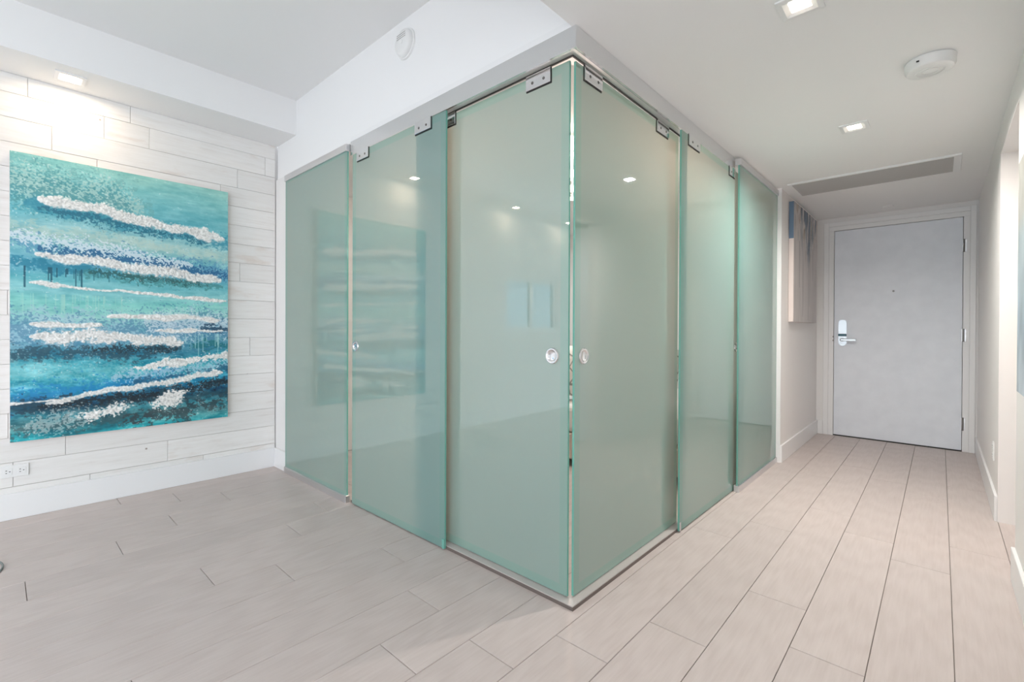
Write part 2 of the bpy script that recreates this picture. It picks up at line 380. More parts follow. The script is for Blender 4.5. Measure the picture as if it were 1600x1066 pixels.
boxes('strike_plate', [(0.212, 0.219, YD - 0.0085, YD - 0.004, 1.045, 1.062), (0.212, 0.219, YD - 0.0085, YD - 0.004, 1.005, 1.022)], M['screw'], d1)

# ---- back wall (behind the camera) with sliding windows, and the window in the plank wall side
wb = boxes('wall_back', [(XL - 0.1, -1.60, YB - 0.1, YB, 0, ZC), (1.10, XR + 0.12, YB - 0.1, YB, 0, ZC), (-1.60, 1.10, YB - 0.1, YB, 2.05, ZC)], M['paint'])
struct(wb, 'white wall behind the viewer with wide balcony windows', 'wall')
M['tinted_glass'] = clear_glass('tinted_window_glass', (0.36, 0.44, 0.48))
def window(name, label, axis, c, a0, a1, z0, z1, n, glass='window_glass'):
    """n panes in a white frame; axis 'y': wall normal along y at y=c, 'x': along x"""
    f = 0.045
    def bx(nm, p0, p1, q0, q1, d0, d1, mat, par):
        if axis == 'y': return box(nm, p0, p1, c + d0, c + d1, q0, q1, mat, par)
        return box(nm, c + d0, c + d1, p0, p1, q0, q1, mat, par)
    r = empty(name, ((a0 + a1) / 2, c, z0) if axis == 'y' else (c, (a0 + a1) / 2, z0)); struct(r, label, 'window')
    bx('window_frame', a0, a0 + f, z0, z1, -0.03, 0.03, M['trim'], r); bx('window_frame', a1 - f, a1, z0, z1, -0.03, 0.03, M['trim'], r)
    bx('window_frame', a0 + f, a1 - f, z0, z0 + f, -0.03, 0.03, M['trim'], r); bx('window_frame', a0 + f, a1 - f, z1 - f, z1, -0.03, 0.03, M['trim'], r)
    w = (a1 - a0 - f) / n
    for k in range(n):
        p0 = a0 + f + k * w; p1 = a0 + (k + 1) * w
        bx('pane', p0, p1, z0 + f, z1 - f, -0.004, 0.004, M[glass], r)
        if k < n - 1: bx('mullion', p1, p1 + f, z0 + f, z1 - f, -0.028, 0.028, M['trim'], r)
window('window_1', 'small two-pane window reflected in the tall glass panel', 'x', XL - 0.05, -3.69, -2.64, 1.10, 1.78, 2, 'tinted_glass')
window('window_3', 'wide window in the right wall behind the viewer', 'x', XR + 0.06, -5.6, -2.4, 0.02, 2.25, 3)
window('window_2', 'balcony window of three tall panes in the wall behind the viewer', 'y', YB - 0.05, -1.60, 1.10, 0.02, 2.05, 3)

# ================================================================== GLASS ENCLOSURE
ZRB = 2.229        # underside of the rail
def pane(name, axis, plane, thick, a0, a1, z0, z1, parent, border=0.04):
    """glass slab. axis 'y': faces -y (plane = outer face y); axis 'x': faces +x (plane = outer face x)"""
    hw, hh = (a1 - a0) / 2, (z1 - z0) / 2
    bm = bmesh.new(); uv = bm.loops.layers.uv.new('uv')
    if axis == 'y':
        o = ((a0 + a1) / 2, plane + thick / 2, z0); bm_box(bm, a0, a1, plane, plane + thick, z0, z1, o)
        out = Vector((0, -1, 0)); co = lambda v: (v.co.x, v.co.z - hh)
    else:
        o = (plane - thick / 2, (a0 + a1) / 2, z0); bm_box(bm, plane - thick, plane, a0, a1, z0, z1, o)
        out = Vector((1, 0, 0)); co = lambda v: (v.co.y, v.co.z - hh)
    bm.normal_update()
    for f in bm.faces:
        d = f.normal.dot(out)
        f.material_index = 0 if d > 0.9 else (1 if d < -0.9 else 2)
        for lp in f.loops: lp[uv].uv = co(lp.vert)
    return link(name, mesh_from(bm, name), [frosted('frosted_' + name, hw, hh, border), M['glass_in'], M['glass_edge']], parent, o)

def clamp(axis, plane, a0, a1, z0, z1, parent):
    """steel hanger plate with two screws, standing in front of the outer face"""
    d = 0.009
    if axis == 'y':
        c = box('hanger_clamp', a0, a1, plane - d, plane, z0, z1, M['steel'], parent, bevel=0.0012)
        box('gasket', a0 - 0.002, a1 + 0.003, plane - 0.003, plane - 0.0005, z0 - 0.004, z1 - 0.001, M['dark'], c)
        for s in (0.28, 0.74):
            lathe('screw', [(0, 0.001), (0.003, 0.0015), (0.0065, 0.001), (0.0065, -0.002)], (0, -1, 0), (a0 + s * (a1 - a0), plane - d, (z0 + z1) / 2 - 0.006), M['screw'], c, 14)
    else:
        c = box('hanger_clamp', plane, plane + d, a0, a1, z0, z1, M['steel'], parent, bevel=0.0012)
        box('gasket', plane + 0.0005, plane + 0.003, a0 - 0.003, a1 + 0.002, z0 - 0.004, z1 - 0.001, M['dark'], c)
        for s in (0.28, 0.74):
            lathe('screw', [(0, 0.001), (0.003, 0.0015), (0.0065, 0.001), (0.0065, -0.002)], (1, 0, 0), (plane + d, a0 + s * (a1 - a0), (z0 + z1) / 2 - 0.006), M['screw'], c, 14)
def pull(axis, plane, a, z, parent):
    n = (0, -1, 0) if axis == 'y' else (1, 0, 0)
    o = (a, plane, z) if axis == 'y' else (plane, a, z)
    p = lathe('finger_pull', [(0.033, -0.0005), (0.034, 0.004), (0.031, 0.008), (0.027, 0.0085), (0.022, 0.006), (0.019, 0.0025), (0.012, 0.001), (0.0, 0.0006)], n, o, M['steel'], parent, 40)
    return p
def guide(axis, plane, a0, a1, parent):
    if axis == 'y': box('guide_shoe', a0, a1, plane - 0.003, plane, 0.006, 0.055, M['glass_edge'], parent)
    else: box('guide_shoe', plane, plane + 0.003, a0, a1, 0.006, 0.055, M['chan'], parent)

# long side (faces the camera's left): fixed pane, front slider, rear slider
YFX, YS1, YS2 = -0.018, -0.006, 0.045
ZT = 2.300
fx = empty('glass_panel', ((-2.697 - 1.745) / 2, YFX, 0)); tag(fx, 'fixed frosted glass panel beside the plank wall, leftmost of the glass front', 'glass panel', 'frosted glass panels')
pane('glass_pane', 'y', YFX, 0.010, -2.697, -1.747, 0.040, ZT - 0.03, fx, 0.03)
box('top_channel', -2.699, -1.745, YFX - 0.010, 0.0095, ZT - 0.046, ZT, M['chan'], fx, bevel=0.0015)
box('bottom_channel', -2.699, -1.745, YFX - 0.010, 0.004, 0.0, 0.045, M['chan'], fx, bevel=0.0015)

s1 = empty('sliding_glass_door', (-1.24, YS1, 0)); tag(s1, 'frosted sliding glass door beside the leftmost fixed panel, small pull at its left edge', 'glass door', 'frosted glass panels')
pane('glass_pane', 'y', YS1, 0.010, -1.700, -0.783, 0.007, 2.221, s1)
clamp('y', YS1, -1.640, -1.507, 2.163, 2.226, s1); clamp('y', YS1, -1.036, -0.898, 2.163, 2.226, s1)
pull('y', YS1, -1.655, 1.008, s1); guide('y', YS1, -0.800, -0.784, s1)

s2 = empty('sliding_glass_door', (-0.54, YS2, 0)); tag(s2, 'frosted sliding glass door left of the glass corner with round pull at its right edge', 'glass door', 'frosted glass panels')
pane('glass_pane', 'y', YS2, 0.010, -1.018, -0.062, 0.022, 2.218, s2)
clamp('y', YS2, -0.290, -0.155, 2.162, 2.226, s2); clamp('y', YS2, -0.880, -0.765, 2.162, 2.226, s2)
pull('y', YS2, -0.142, 1.008, s2)

# short side (along the hall)
XS1, XS2, XFX = -0.045, 0.006, 0.038
r1 = empty('sliding_glass_door', (XS1, 0.57, 0)); tag(r1, 'frosted sliding glass door right of the glass corner with round pull at its left edge', 'glass door', 'frosted glass panels')
pane('glass_pane', 'x', XS1, 0.010, 0.066, 1.086, 0.022, 2.218, r1)
clamp('x', XS1, 0.122, 0.258, 2.162, 2.226, r1); clamp('x', XS1, 0.800, 0.940, 2.162, 2.226, r1)
pull('x', XS1, 0.128, 1.008, r1)
r2 = empty('sliding_glass_door', (XS2, 1.49, 0)); tag(r2, 'frosted sliding glass door beside the hall, between the corner door and the far fixed panel', 'glass door', 'frosted glass panels')
pane('glass_pane', 'x', XS2, 0.010, 1.006, 1.985, 0.007, 2.221, r2)
clamp('x', XS2, 1.095, 1.257, 2.163, 2.226, r2); clamp('x', XS2, 1.785, 1.895, 2.163, 2.226, r2)
pull('x', XS2, 1.945, 1.000, r2); guide('x', XS2, 1.007, 1.022, r2)
rf = empty('glass_panel', (XFX, 2.41, 0)); tag(rf, 'fixed frosted glass panel next to the hall painting wall, rightmost of the glass front', 'glass panel', 'frosted glass panels')
pane('glass_pane', 'x', XFX, 0.010, 1.908, 2.920, 0.040, ZT - 0.03, rf, 0.03)
box('top_channel', 0.008, XFX + 0.010, 1.905, 2.921, ZT - 0.046, ZT, M['chan'], rf, bevel=0.0015)
box('bottom_channel', 0.012, XFX + 0.010, 1.905, 2.921, 0.0, 0.045, M['chan'], rf, bevel=0.0015)

# head rail and floor track
hr = empty('head_rail', (-0.045, 0.045, ZRB)); tag(hr, 'brushed aluminium head rail wrapping the glass corner below the ceiling', 'rail')
def rail(axis, a0, a1):
    if axis == 'y':
        box('fascia', a0, a1, 0.0, 0.010, ZRB, ZH - 0.001, M['alu'], hr)
        box('rail_body', a0, a1 - 0.09, 0.013, 0.090, ZRB + 0.006, ZH - 0.001, M['chan'], hr)
        box('rail_groove', a0, a1 - 0.046, 0.046, 0.054, ZRB + 0.003, ZRB + 0.0065, M['dark'], hr)
    else:
        box('fascia', -0.010, 0.0, a0 + 0.010, a1, ZRB, ZH - 0.001, M['alu'], hr)
        box('rail_body', -0.090, -0.013, a0 + 0.013, a1, ZRB + 0.006, ZH - 0.001, M['chan'], hr)
        box('rail_groove', -0.054, -0.046, a0 + 0.055, a1, ZRB + 0.003, ZRB + 0.0065, M['dark'], hr)
        box('rail_groove', -0.014, -0.0105, a0 + 0.013, a1, ZRB + 0.003, ZRB + 0.0065, M['dark'], hr)
rail('y', -1.741, 0.0); rail('x', 0.0, 1.935)
tk = empty('floor_track', (-0.045, 0.045, 0))
M['tracktop'] = plain('matt_aluminium_track', (0.56, 0.52, 0.50), 0.55, 0.25); M['trackside'] = plain('shaded_track_side', (0.17, 0.14, 0.125), 0.5, 0.3)  # dark side tone paints in the shade on the track's front face
boxes('track_bed', [(-1.741, -0.009, 0.009, 0.085, 0.0, 0.018), (-0.085, -0.009, 0.085, 1.92, 0.0, 0.018)], M['tracktop'], tk)
boxes('track_shade_strip', [(-1.741, -0.007, 0.007, 0.009, 0.0, 0.014), (-0.009, -0.007, 0.009, 1.92, 0.0, 0.014)], M['trackside'], tk)  # thin dark strip standing for the shadow line along the track front
tag(tk, 'low aluminium floor track running around the glass corner', 'track')

# ================================================================== INSIDE THE GLASS ROOM (seen through the slits and as glow)
bd = empty('bed', (-1.25, 2.45, 0)); tag(bd, 'low bed with white patterned bedding seen through the glass slits', 'bed')
box('bed_base', -2.20, -0.32, 1.62, 3.38, 0.06, 0.27, M['bedbase'], bd, bevel=0.01)
for x in (-2.12, -0.40):
    for y in (1.72, 3.28): box('leg', x - 0.03, x + 0.03, y - 0.03, y + 0.03, 0.0, 0.06, M['dark'], bd)
box('mattress', -2.19, -0.33, 1.63, 3.37, 0.27, 0.50, M['sheet'], bd, bevel=0.05, seg=3)
def pattern_mat():
    m, nt, N, L, b, o = newmat('patterned_fabric')
    tc = N.new('ShaderNodeTexCoord'); v = N.new('ShaderNodeTexVoronoi'); v.feature = 'DISTANCE_TO_EDGE'; v.inputs['Scale'].default_value = 9
    L.new(tc.outputs['Object'], v.inputs['Vector'])
    r = ramp(N, [(0.03, (0.30, 0.28, 0.27)), (0.07, (0.80, 0.78, 0.76))]); L.new(v.outputs['Distance'], r.inputs[0]); L.new(r.outputs[0], b.inputs['Base Color'])
    b.inputs['Roughness'].default_value = 0.9; return m
M['pattern'] = pattern_mat()
for i, (x, lab) in enumerate(((-0.66, 'patterned cushion on the bed nearest the hall side of the glass'), (-1.25, 'patterned cushion in the middle of the bed row behind the glass'), (-1.84, 'patterned cushion on the bed nearest the plank wall'))):
    bm = bmesh.new(); bmesh.ops.create_cube(bm, size=1)
    bmesh.ops.subdivide_edges(bm, edges=bm.edges[:], cuts=6, use_grid_fill=True)
    for v in bm.verts:
        x_, y_, z_ = v.co * 2
        bul = math.sqrt(max(0, (1 - x_ ** 2 * 0.93) * (1 - z_ ** 2 * 0.93)))
        v.co = Vector((x_ * 0.28, y_ * (0.02 + 0.075 * bul), z_ * 0.215 + 0.215))
    me = mesh_from(bm, 'cushion')
    for p in me.polygons: p.use_smooth = True
    c = link('cushion', me, M['pattern'], None, (x, 1.82, 0.545)); c.rotation_euler = (math.radians(-8), 0, 0)
    tag(c, lab, 'cushion', 'cushions on the bed')
pd = empty('pendant_lamp', (-0.80, 1.12, ZH)); tag(pd, 'tiered pendant lamp with glowing rings behind the glass corner', 'lamp')
lathe('canopy', [(0, -0.02), (0.06, -0.02), (0.06, 0.0), (0, 0.0)], (0, 0, 1), (-0.80, 1.12, ZH), M['alu'], pd, 32)
lathe('stem', [(0, 0), (0.006, 0), (0.006, 0.29), (0, 0.29)], (0, 0, 1), (-0.80, 1.12, ZH - 0.31), M['alu'], pd, 12)
for i, (z, r) in enumerate(((2.225, 0.22), (2.13, 0.17), (2.03, 0.11))):
    lathe('lit_ring', [(r - 0.012, 0.0), (r, 0.0), (r, 0.024), (r - 0.012, 0.024), (r - 0.012, 0.0)], (0, 0, 1), (-0.80, 1.12, z), M['pendantglow'], pd, 48)
    box('ring_spoke', -0.80 - r + 0.006, -0.80 + r - 0.006, 1.117, 1.123, z + 0.009, z + 0.015, M['alu'], pd)
lamp_light('POINT', (-0.80, 1.12, 2.10), 34, (1.0, 0.80, 0.68), 0.04, name='pendant_light')

# ================================================================== CEILING FITTINGS
def downlight(x, y, z, label, power, a=0.050, spread=180, color=WARM):
    r = empty('downlight', (x, y, z)); tag(r, label, 'ceiling light', 'square recessed downlights')
    b = a + 0.018
    bm = bmesh.new()
    ring = lambda s, zz: [bm.verts.new((s * i, s * j, zz)) for i, j in ((-1, -1), (1, -1), (1, 1), (-1, 1))]
    R = [ring(b, 0.0), ring(b, -0.006), ring(a, -0.008), ring(a - 0.020, -0.0012)]
    for A, Bv in zip(R, R[1:]):
        for k in range(4): bm.faces.new((A[k], A[(k + 1) % 4], Bv[(k + 1) % 4], Bv[k]))
    bmesh.ops.recalc_face_normals(bm, faces=bm.faces[:])
    link('trim_ring', mesh_from(bm, 'trim_ring'), M['trim'], r, (x, y, z))
    box('lens', x - a + 0.018, x + a - 0.018, y - a + 0.018, y + a - 0.018, z - 0.003, z - 0.001, M['lampglow'], r)
    lamp_light('AREA', (x, y, z - 0.0035), power * 0.30, color, 2 * (a - 0.018), name='downlight_beam').data.spread = math.radians(spread)
downlight(-2.745, -1.235, ZS, 'square recessed downlight in the soffit above the ocean painting', 7, color=(1.0, 0.79, 0.57))
downlight(-2.745, -2.62, ZS, 'square recessed downlight in the soffit, further from the glass than the painting', 7, color=(1.0, 0.79, 0.57))
downlight(-2.745, -3.72, ZS, 'square recessed downlight in the soffit, farthest behind the viewer', 7, color=(1.0, 0.79, 0.57))
fl = empty('ceiling_lamp', (-2.0, 2.0, ZH)); tag(fl, 'added round ceiling lamp inside the glass room, brightens the left panes', 'ceiling light')  # added lamp without a known source, lifts the glow of the left panes
lathe('fill_lamp_base', [(0, -0.03), (0.22, -0.03), (0.23, 0.0), (0, 0.0)], (0, 0, 1), (-2.0, 2.0, ZH), M['plastic'], fl, 48)
lathe('fill_diffuser', [(0, -0.06), (0.15, -0.055), (0.205, -0.031), (0.0, -0.0305)], (0, 0, 1), (-2.0, 2.0, ZH), emit('fill_diffuser_glow', (0.95, 1.0, 1.0), 3.0), fl, 48)
lamp_light('AREA', (-2.0, 2.0, ZH - 0.065), 13, (0.93, 1.0, 1.0), 0.34, name='added_fill_light')
downlight(0.675, 0.455, ZH, 'square recessed downlight in the hall ceiling nearest the glass corner', 9, spread=158)
downlight(0.683, 1.863, ZH, 'square recessed downlight in the hall ceiling between detector and vent grille', 92, spread=158)
downlight(0.675, -0.95, ZH, 'added square downlight above the viewer, out of view, brightens the near floor', 8)  # added out of view to light the floor near the camera
downlight(0.675, -2.36, ZH, 'added square downlight behind the viewer, out of view, brightens floor and planks', 20)  # likewise added out of view, for more light on floor and planks
lamp_light('SPOT', (1.95, 1.55, ZH - 0.05), 9, (1.0, 0.66, 0.50), 0.06, 160, 0.8, name='side_room_light')
sl = empty('ceiling_lamp', (1.95, 1.55, ZH)); tag(sl, 'round warm ceiling lamp in the side room beyond the doorway', 'ceiling light')
lathe('lamp_body', [(0, -0.03), (0.07, -0.03), (0.09, 0.0), (0, 0.0)], (0, 0, 1), (1.95, 1.55, ZH), M['lampglow'], sl, 32)

# ceiling detector, wall detector, sprinkler cover
sd = empty('smoke_detector', (1.022, 1.250, ZH)); tag(sd, 'round white detector on the hall ceiling beside the right wall', 'detector')
lathe('housing', [(0.0, -0.050), (0.070, -0.050), (0.080, -0.046), (0.086, -0.036), (0.088, -0.006), (0.084, 0.0), (0.0, 0.0)], (0, 0, 1), (1.022, 1.250, ZH), M['plastic'], sd, 64)
for rr in (0.030, 0.048): lathe('grille_ring', [(rr - 0.003, -0.0515), (rr, -0.0525), (rr + 0.003, -0.0515), (rr + 0.003, -0.049), (rr - 0.003, -0.049)], (0, 0, 1), (1.022, 1.250, ZH), M['plastic'], sd, 48)
box('indicator', 0.978, 0.988, 1.1675, 1.1705, ZH - 0.028, ZH - 0.022, M['dark'], sd)
wd = empty('smoke_alarm', (-1.150, 0.012, 2.708)); tag(wd, 'round white alarm on the wall above the long glass rail', 'detector')
lathe('housing', [(0.0, 0.034), (0.058, 0.034), (0.066, 0.030), (0.072, 0.020), (0.074, 0.010), (0.083, 0.009), (0.085, 0.0), (0.0, 0.0)], (0, -1, 0), (-1.150, 0.012, 2.708), M['plastic'], wd, 64)
lathe('test_button', [(0.0, 0.037), (0.010, 0.037), (0.012, 0.033)], (0, -1, 0), (-1.150, 0.012, 2.708), M['plastic'], wd, 24)
for k in range(3): box('vent_slot', -1.192, -1.112, -0.0235, -0.0195, 2.727 + 0.011 * k, 2.730 + 0.011 * k, M['ventslat'], wd)
sp = lathe('sprinkler_cover', [(0.0, -0.014), (0.040, -0.013), (0.042, -0.010), (0.042, 0.0)], (0, 0, 1), (0.685, 4.24, ZH), M['plastic'], None, 40)
tag(sp, 'small round white sprinkler cover on the ceiling before the entrance door', 'sprinkler')

# vent grille
vx0, vx1, vy0, vy1 = 0.130, 1.165, 2.835, 3.29
vg = empty('vent_grille', ((vx0 + vx1) / 2, (vy0 + vy1) / 2, ZH)); tag(vg, 'long grey louvred vent grille in the hall ceiling', 'vent')
box('vent_back', vx0 + 0.02, vx1 - 0.02, vy0 + 0.02, vy1 - 0.02, ZH - 0.003, ZH - 0.0005, M['ventback'], vg)
boxes('vent_frame', [(vx0, vx1, vy0, vy0 + 0.025, ZH - 0.012, ZH), (vx0, vx1, vy1 - 0.025, vy1, ZH - 0.012, ZH), (vx0, vx0 + 0.025, vy0 + 0.025, vy1 - 0.025, ZH - 0.012, ZH), (vx1 - 0.04, vx1, vy0 + 0.025, vy1 - 0.025, ZH - 0.012, ZH)], M['trim'], vg, bevel=0.0015)
ns = 26; bm = bmesh.new(); hl = (vx1 - vx0 - 0.066) / 2
v = [bm.verts.new(p) for p in ((-hl, -0.0045, -0.001), (hl, -0.0045, -0.001), (hl, 0.0065, -0.010), (-hl, 0.0065, -0.010), (-hl, -0.0030, -0.0005), (hl, -0.0030, -0.0005), (hl, 0.0080, -0.0095), (-hl, 0.0080, -0.0095))]
for f in ((0, 1, 2, 3), (7, 6, 5, 4), (0, 4, 5, 1), (3, 2, 6, 7), (0, 3, 7, 4), (1, 5, 6, 2)): bm.faces.new([v[i] for i in f])
slat = mesh_from(bm, 'vent_slat'); slat.materials.append(M['ventslat'])
for k in range(ns):
    o = bpy.data.objects.new('vent_slat', slat); COL.objects.link(o); o.parent = vg
    o.location = ((vx0 + 0.025 + vx1 - 0.04) / 2 - vg.location.x, vy0 + 0.033 + (vy1 - vy0 - 0.066) * k / (ns - 1) - vg.location.y, -0.002)

# outlets
def outlet(loc, n_axis, horiz, label):
    r = empty('wall_outlet', loc); tag(r, label, 'outlet')
    w, h = (0.115, 0.070) if horiz else (0.070, 0.115)
    sg = 1 if n_axis == 'x' else -1
    x, y, z = loc
    box('cover_plate', min(x, x + sg * 0.006), max(x, x + sg * 0.006), y - w / 2, y + w / 2, z - h / 2, z + h / 2, M['plastic'], r, bevel=0.0015)
    for s in (-1, 1):
        cy, cz = (y + s * 0.028, z) if horiz else (y, z + s * 0.028)
        q = box('socket', min(x + sg * 0.006, x + sg * 0.008), max(x + sg * 0.006, x + sg * 0.008), cy - 0.018, cy + 0.018, cz - 0.018, cz + 0.018, M['plastic'], r, bevel=0.0007)
        for dy, dz in ((-0.006, 0.007), (-0.006, -0.007), (0.008, 0.0)) if horiz else ((0.007, 0.006), (-0.007, 0.006), (0.0, -0.008)):
            box('slot', min(x + sg * 0.008, x + sg * 0.0085), max(x + sg * 0.008, x + sg * 0.0085), cy + dy - 0.003, cy + dy + 0.003, cz + dz - 0.0018, cz + dz + 0.0018, M['dark'], q)
outlet((XL + 0.0022, -1.459, 0.280), 'x', True, 'white outlet plate on the plank wall below the ocean painting')
outlet((XR, 2.70, 0.365), '-x', False, 'white outlet plate on the right hall wall near the doorway')

# ================================================================== PAINTINGS
def noise2(h, w, fy, fx, octv=4, seed=0, rough=0.55):
    r = np.random.default_rng(seed); out = np.zeros((h, w)); amp = 1.0; tot = 0
    for o in range(octv):
        gy, gx = int(fy * 2 ** o) + 2, int(fx * 2 ** o) + 2
        G = r.random((gy + 1, gx + 1))
        yy = np.linspace(0, gy - 1e-6, h); xx = np.linspace(0, gx - 1e-6, w)
        iy, ix = yy.astype(int), xx.astype(int); ty = (yy - iy)[:, None]; tx = (xx - ix)[None, :]
        ty = ty * ty * (3 - 2 * ty); tx = tx * tx * (3 - 2 * tx)
        a = G[iy][:, ix] * (1 - tx) + G[iy][:, ix + 1] * tx; b = G[iy + 1][:, ix] * (1 - tx) + G[iy + 1][:, ix + 1] * tx
        out += amp * (a * (1 - ty) + b * ty); tot += amp; amp *= rough
    return out / tot
def s2l(c):
    c = np.clip(np.asarray(c, float) / 255, 0, 1); return np.where(c <= 0.04045, c / 12.92, ((c + 0.055) / 1.055) ** 2.4)
def attr_mat(name, rough):
    m, nt, N, L, b, o = newmat(name)
    a = N.new('ShaderNodeAttribute'); a.attribute_name = 'paint'; L.new(a.outputs['Color'], b.inputs['Base Color']); b.inputs['Roughness'].default_value = rough
    return m
def canvas_mesh(name, rgb, height, w, h, mat, parent, loc, sign):
    """colour grid (rows top to bottom) as a relief facing +x (sign 1, columns run +y) or -x (sign -1, columns run -y)"""
    H, Wd = height.shape
    yy = np.linspace(-w / 2, w / 2, Wd) * sign; zz = np.linspace(h, 0, H)
    Y, Z = np.meshgrid(yy, zz); X = height * sign
    co = np.stack([X, Y, Z], -1).reshape(-1, 3)
    i = np.arange(H * Wd).reshape(H, Wd)
    q = np.stack([i[:-1, :-1], i[1:, :-1], i[1:, 1:], i[:-1, 1:]], -1).reshape(-1, 4)
    me = bpy.data.meshes.new(name)
    me.vertices.add(len(co)); me.vertices.foreach_set('co', co.ravel())
    me.loops.add(q.size); me.loops.foreach_set('vertex_index', q.ravel().astype(np.int32))
    me.polygons.add(len(q)); me.polygons.foreach_set('loop_start', np.arange(0, q.size, 4, dtype=np.int32))
    me.update(); me.validate()
    at = me.color_attributes.new('paint', 'FLOAT_COLOR', 'POINT')
    col = np.ones((H * Wd, 4)); col[:, :3] = s2l(rgb.reshape(-1, 3)); at.data.foreach_set('color', col.ravel())
    me.polygons.foreach_set('use_smooth', np.ones(len(q), dtype=bool))
    return link(name, me, mat, parent, loc)

def ocean(H=600, Wd=400):
    u = np.linspace(0, 1, Wd)[None, :] * np.ones((H, 1)); v = np.linspace(0, 1, H)[:, None] * np.ones((1, Wd))
    n1 = noise2(H, Wd, 5, 2, 5, 1); n2 = noise2(H, Wd, 45, 4, 4, 2, 0.7); n3 = noise2(H, Wd, 70, 45, 3, 3, 0.75); n4 = noise2(H, Wd, 12, 3, 4, 4)
    n5 = noise2(H, Wd, 150, 90, 2, 5, 0.9); n6 = noise2(H, Wd, 90, 22, 3, 6, 0.8); n7 = noise2(H, Wd, 26, 11, 4, 7, 0.7); n8 = noise2(H, Wd, 240, 170, 1, 8)
    cen = lambda n: (n - n.mean()) / (n.std() + 1e-9)
    c2, c3, c5, c6, c7, c8 = map(cen, (n2, n3, n5, n6, n7, n8))
    vw = v + (n1 - 0.5) * 0.05 + (n4 - 0.5) * 0.025
    stops = [(0.0, (150, 206, 196)), (0.06, (136, 202, 200)), (0.13, (118, 192, 198)), (0.20, (104, 182, 194)), (0.245, (150, 204, 208)), (0.28, (172, 210, 206)), (0.33, (128, 194, 200)),
             (0.38, (98, 172, 196)), (0.42, (106, 186, 196)), (0.47, (134, 202, 206)), (0.51, (128, 206, 200)), (0.56, (150, 210, 204)), (0.60, (138, 196, 206)), (0.65, (120, 180, 200)),
             (0.70, (56, 134, 158)), (0.735, (64, 166, 184)), (0.78, (84, 182, 194)), (0.83, (36, 152, 190)), (0.868, (40, 110, 140)), (0.895, (44, 98, 114)), (0.92, (56, 142, 156)), (0.95, (62, 124, 132)), (1.0, (26, 168, 180))]
    P = np.array([q[0] for q in stops]); Cc = np.array([q[1] for q in stops], float)
    rgb = np.stack([np.interp(vw, P, Cc[:, k]) for k in range(3)], -1)
    depth = np.clip((v - 0.55) * 4, 0, 1)
    rgb += (c2 * (7 + 7 * depth))[..., None] * np.array([1.2, 0.75, 0.6]) + (c6 * (3 + 8 * depth))[..., None] * np.array([1.0, 0.9, 0.8]) + (c7 * (4 + 10 * depth))[..., None] * np.array([1.0, 0.8, 0.7])
    hgt = c2 * 0.00025 + c3 * 0.0002
    def blend(mask, col):
        nonlocal rgb
        rgb = rgb * (1 - mask[..., None]) + np.array(col, float) * mask[..., None]
    def band(pts, thick, ragged, gain=1.6, ns=None, u_soft=0.10, seed=0):
        us = np.array([p[0] for p in pts]); vs = np.array([p[1] for p in pts])
        c = np.interp(u, us, vs); e = np.clip((u - us[0]) / u_soft, 0, 1) * np.clip((us[-1] - u) / u_soft, 0, 1)
        if us[0] <= 0.001: e = np.clip((us[-1] - u) / u_soft, 0, 1)
        if us[-1] >= 0.999: e = np.clip((u - us[0]) / u_soft, 0, 1) if us[0] > 0.001 else np.ones_like(u)
        wob = (noise2(H, Wd, 5, 9, 3, int(abs(vs[0]) * 1e4) % 997 + seed) - 0.5) * thick * 1.3
        th = thick * (0.6 + 0.8 * noise2(H, Wd, 1, 6, 2, int(abs(vs[-1]) * 1e4) % 991 + seed)) * (0.25 + 0.75 * np.sqrt(e))
        d = 1 - np.abs(v - c - wob) / th
        return np.clip((d + (c3 * 0.5 + c5 * 0.35 + c6 * 0.5 if ns is None else ns) * ragged) * gain, 0, 1) * (e > 0)
    sp1 = c5 * 0.7 + c8 * 0.6
    # darker and mottled water first
    blend(band([(0.0, 0.085), (0.25, 0.10), (0.60, 0.135)], 0.055, 0.9) * 0.50, (104, 166, 166))
    blend(band([(0.0, 0.10), (0.3, 0.11), (0.55, 0.14)], 0.045, 1.0, 1.4, sp1) * 0.50, (208, 226, 214))
    blend(band([(0.0, 0.12), (0.3, 0.125), (0.5, 0.15)], 0.040, 1.0, 1.4, -sp1) * 0.50, (62, 132, 140))
    blend(band([(0.05, 0.175), (0.5, 0.205), (1.0, 0.235)], 0.026, 0.6) * 0.75, (52, 142, 166))
    blend(band([(0.1, 0.180), (0.5, 0.208), (0.9, 0.228)], 0.016, 0.9, 3, sp1) * 0.7, (30, 100, 124))
    blend(band([(0.0, 0.255), (0.5, 0.265), (1.0, 0.300)], 0.020, 0.7) * 0.45, (196, 212, 198))
    blend(band([(0.0, 0.300), (0.4, 0.320), (1.0, 0.365)], 0.030, 0.7) * 0.65, (74, 140, 180))
    blend(band([(0.0, 0.292), (0.4, 0.312), (0.8, 0.338)], 0.017, 0.8, 1.8, sp1) * 0.85, (220, 232, 238))
    blend(band([(0.1, 0.328), (0.55, 0.346), (1.0, 0.370)], 0.018, 0.8, 1.8, -sp1) * 0.80, (32, 92, 140))
    blend(band([(0.0, 0.375), (0.36, 0.395)], 0.020, 0.5) * 0.75, (24, 122, 150))
    blend(band([(0.28, 0.400), (0.97, 0.420)], 0.020, 0.8) * 0.7, (64, 136, 138))
    blend(band([(0.3, 0.395), (0.9, 0.415)], 0.012, 0.9, 3, sp1) * 0.7, (36, 84, 84))
    blend(band([(0.0, 0.610), (0.5, 0.62), (1.0, 0.600)], 0.055, 0.8) * 0.55, (168, 198, 214))
    blend(band([(0.0, 0.615), (0.3, 0.63), (1.0, 0.615)], 0.050, 0.9, 3, sp1) * 0.55, (64, 124, 160))
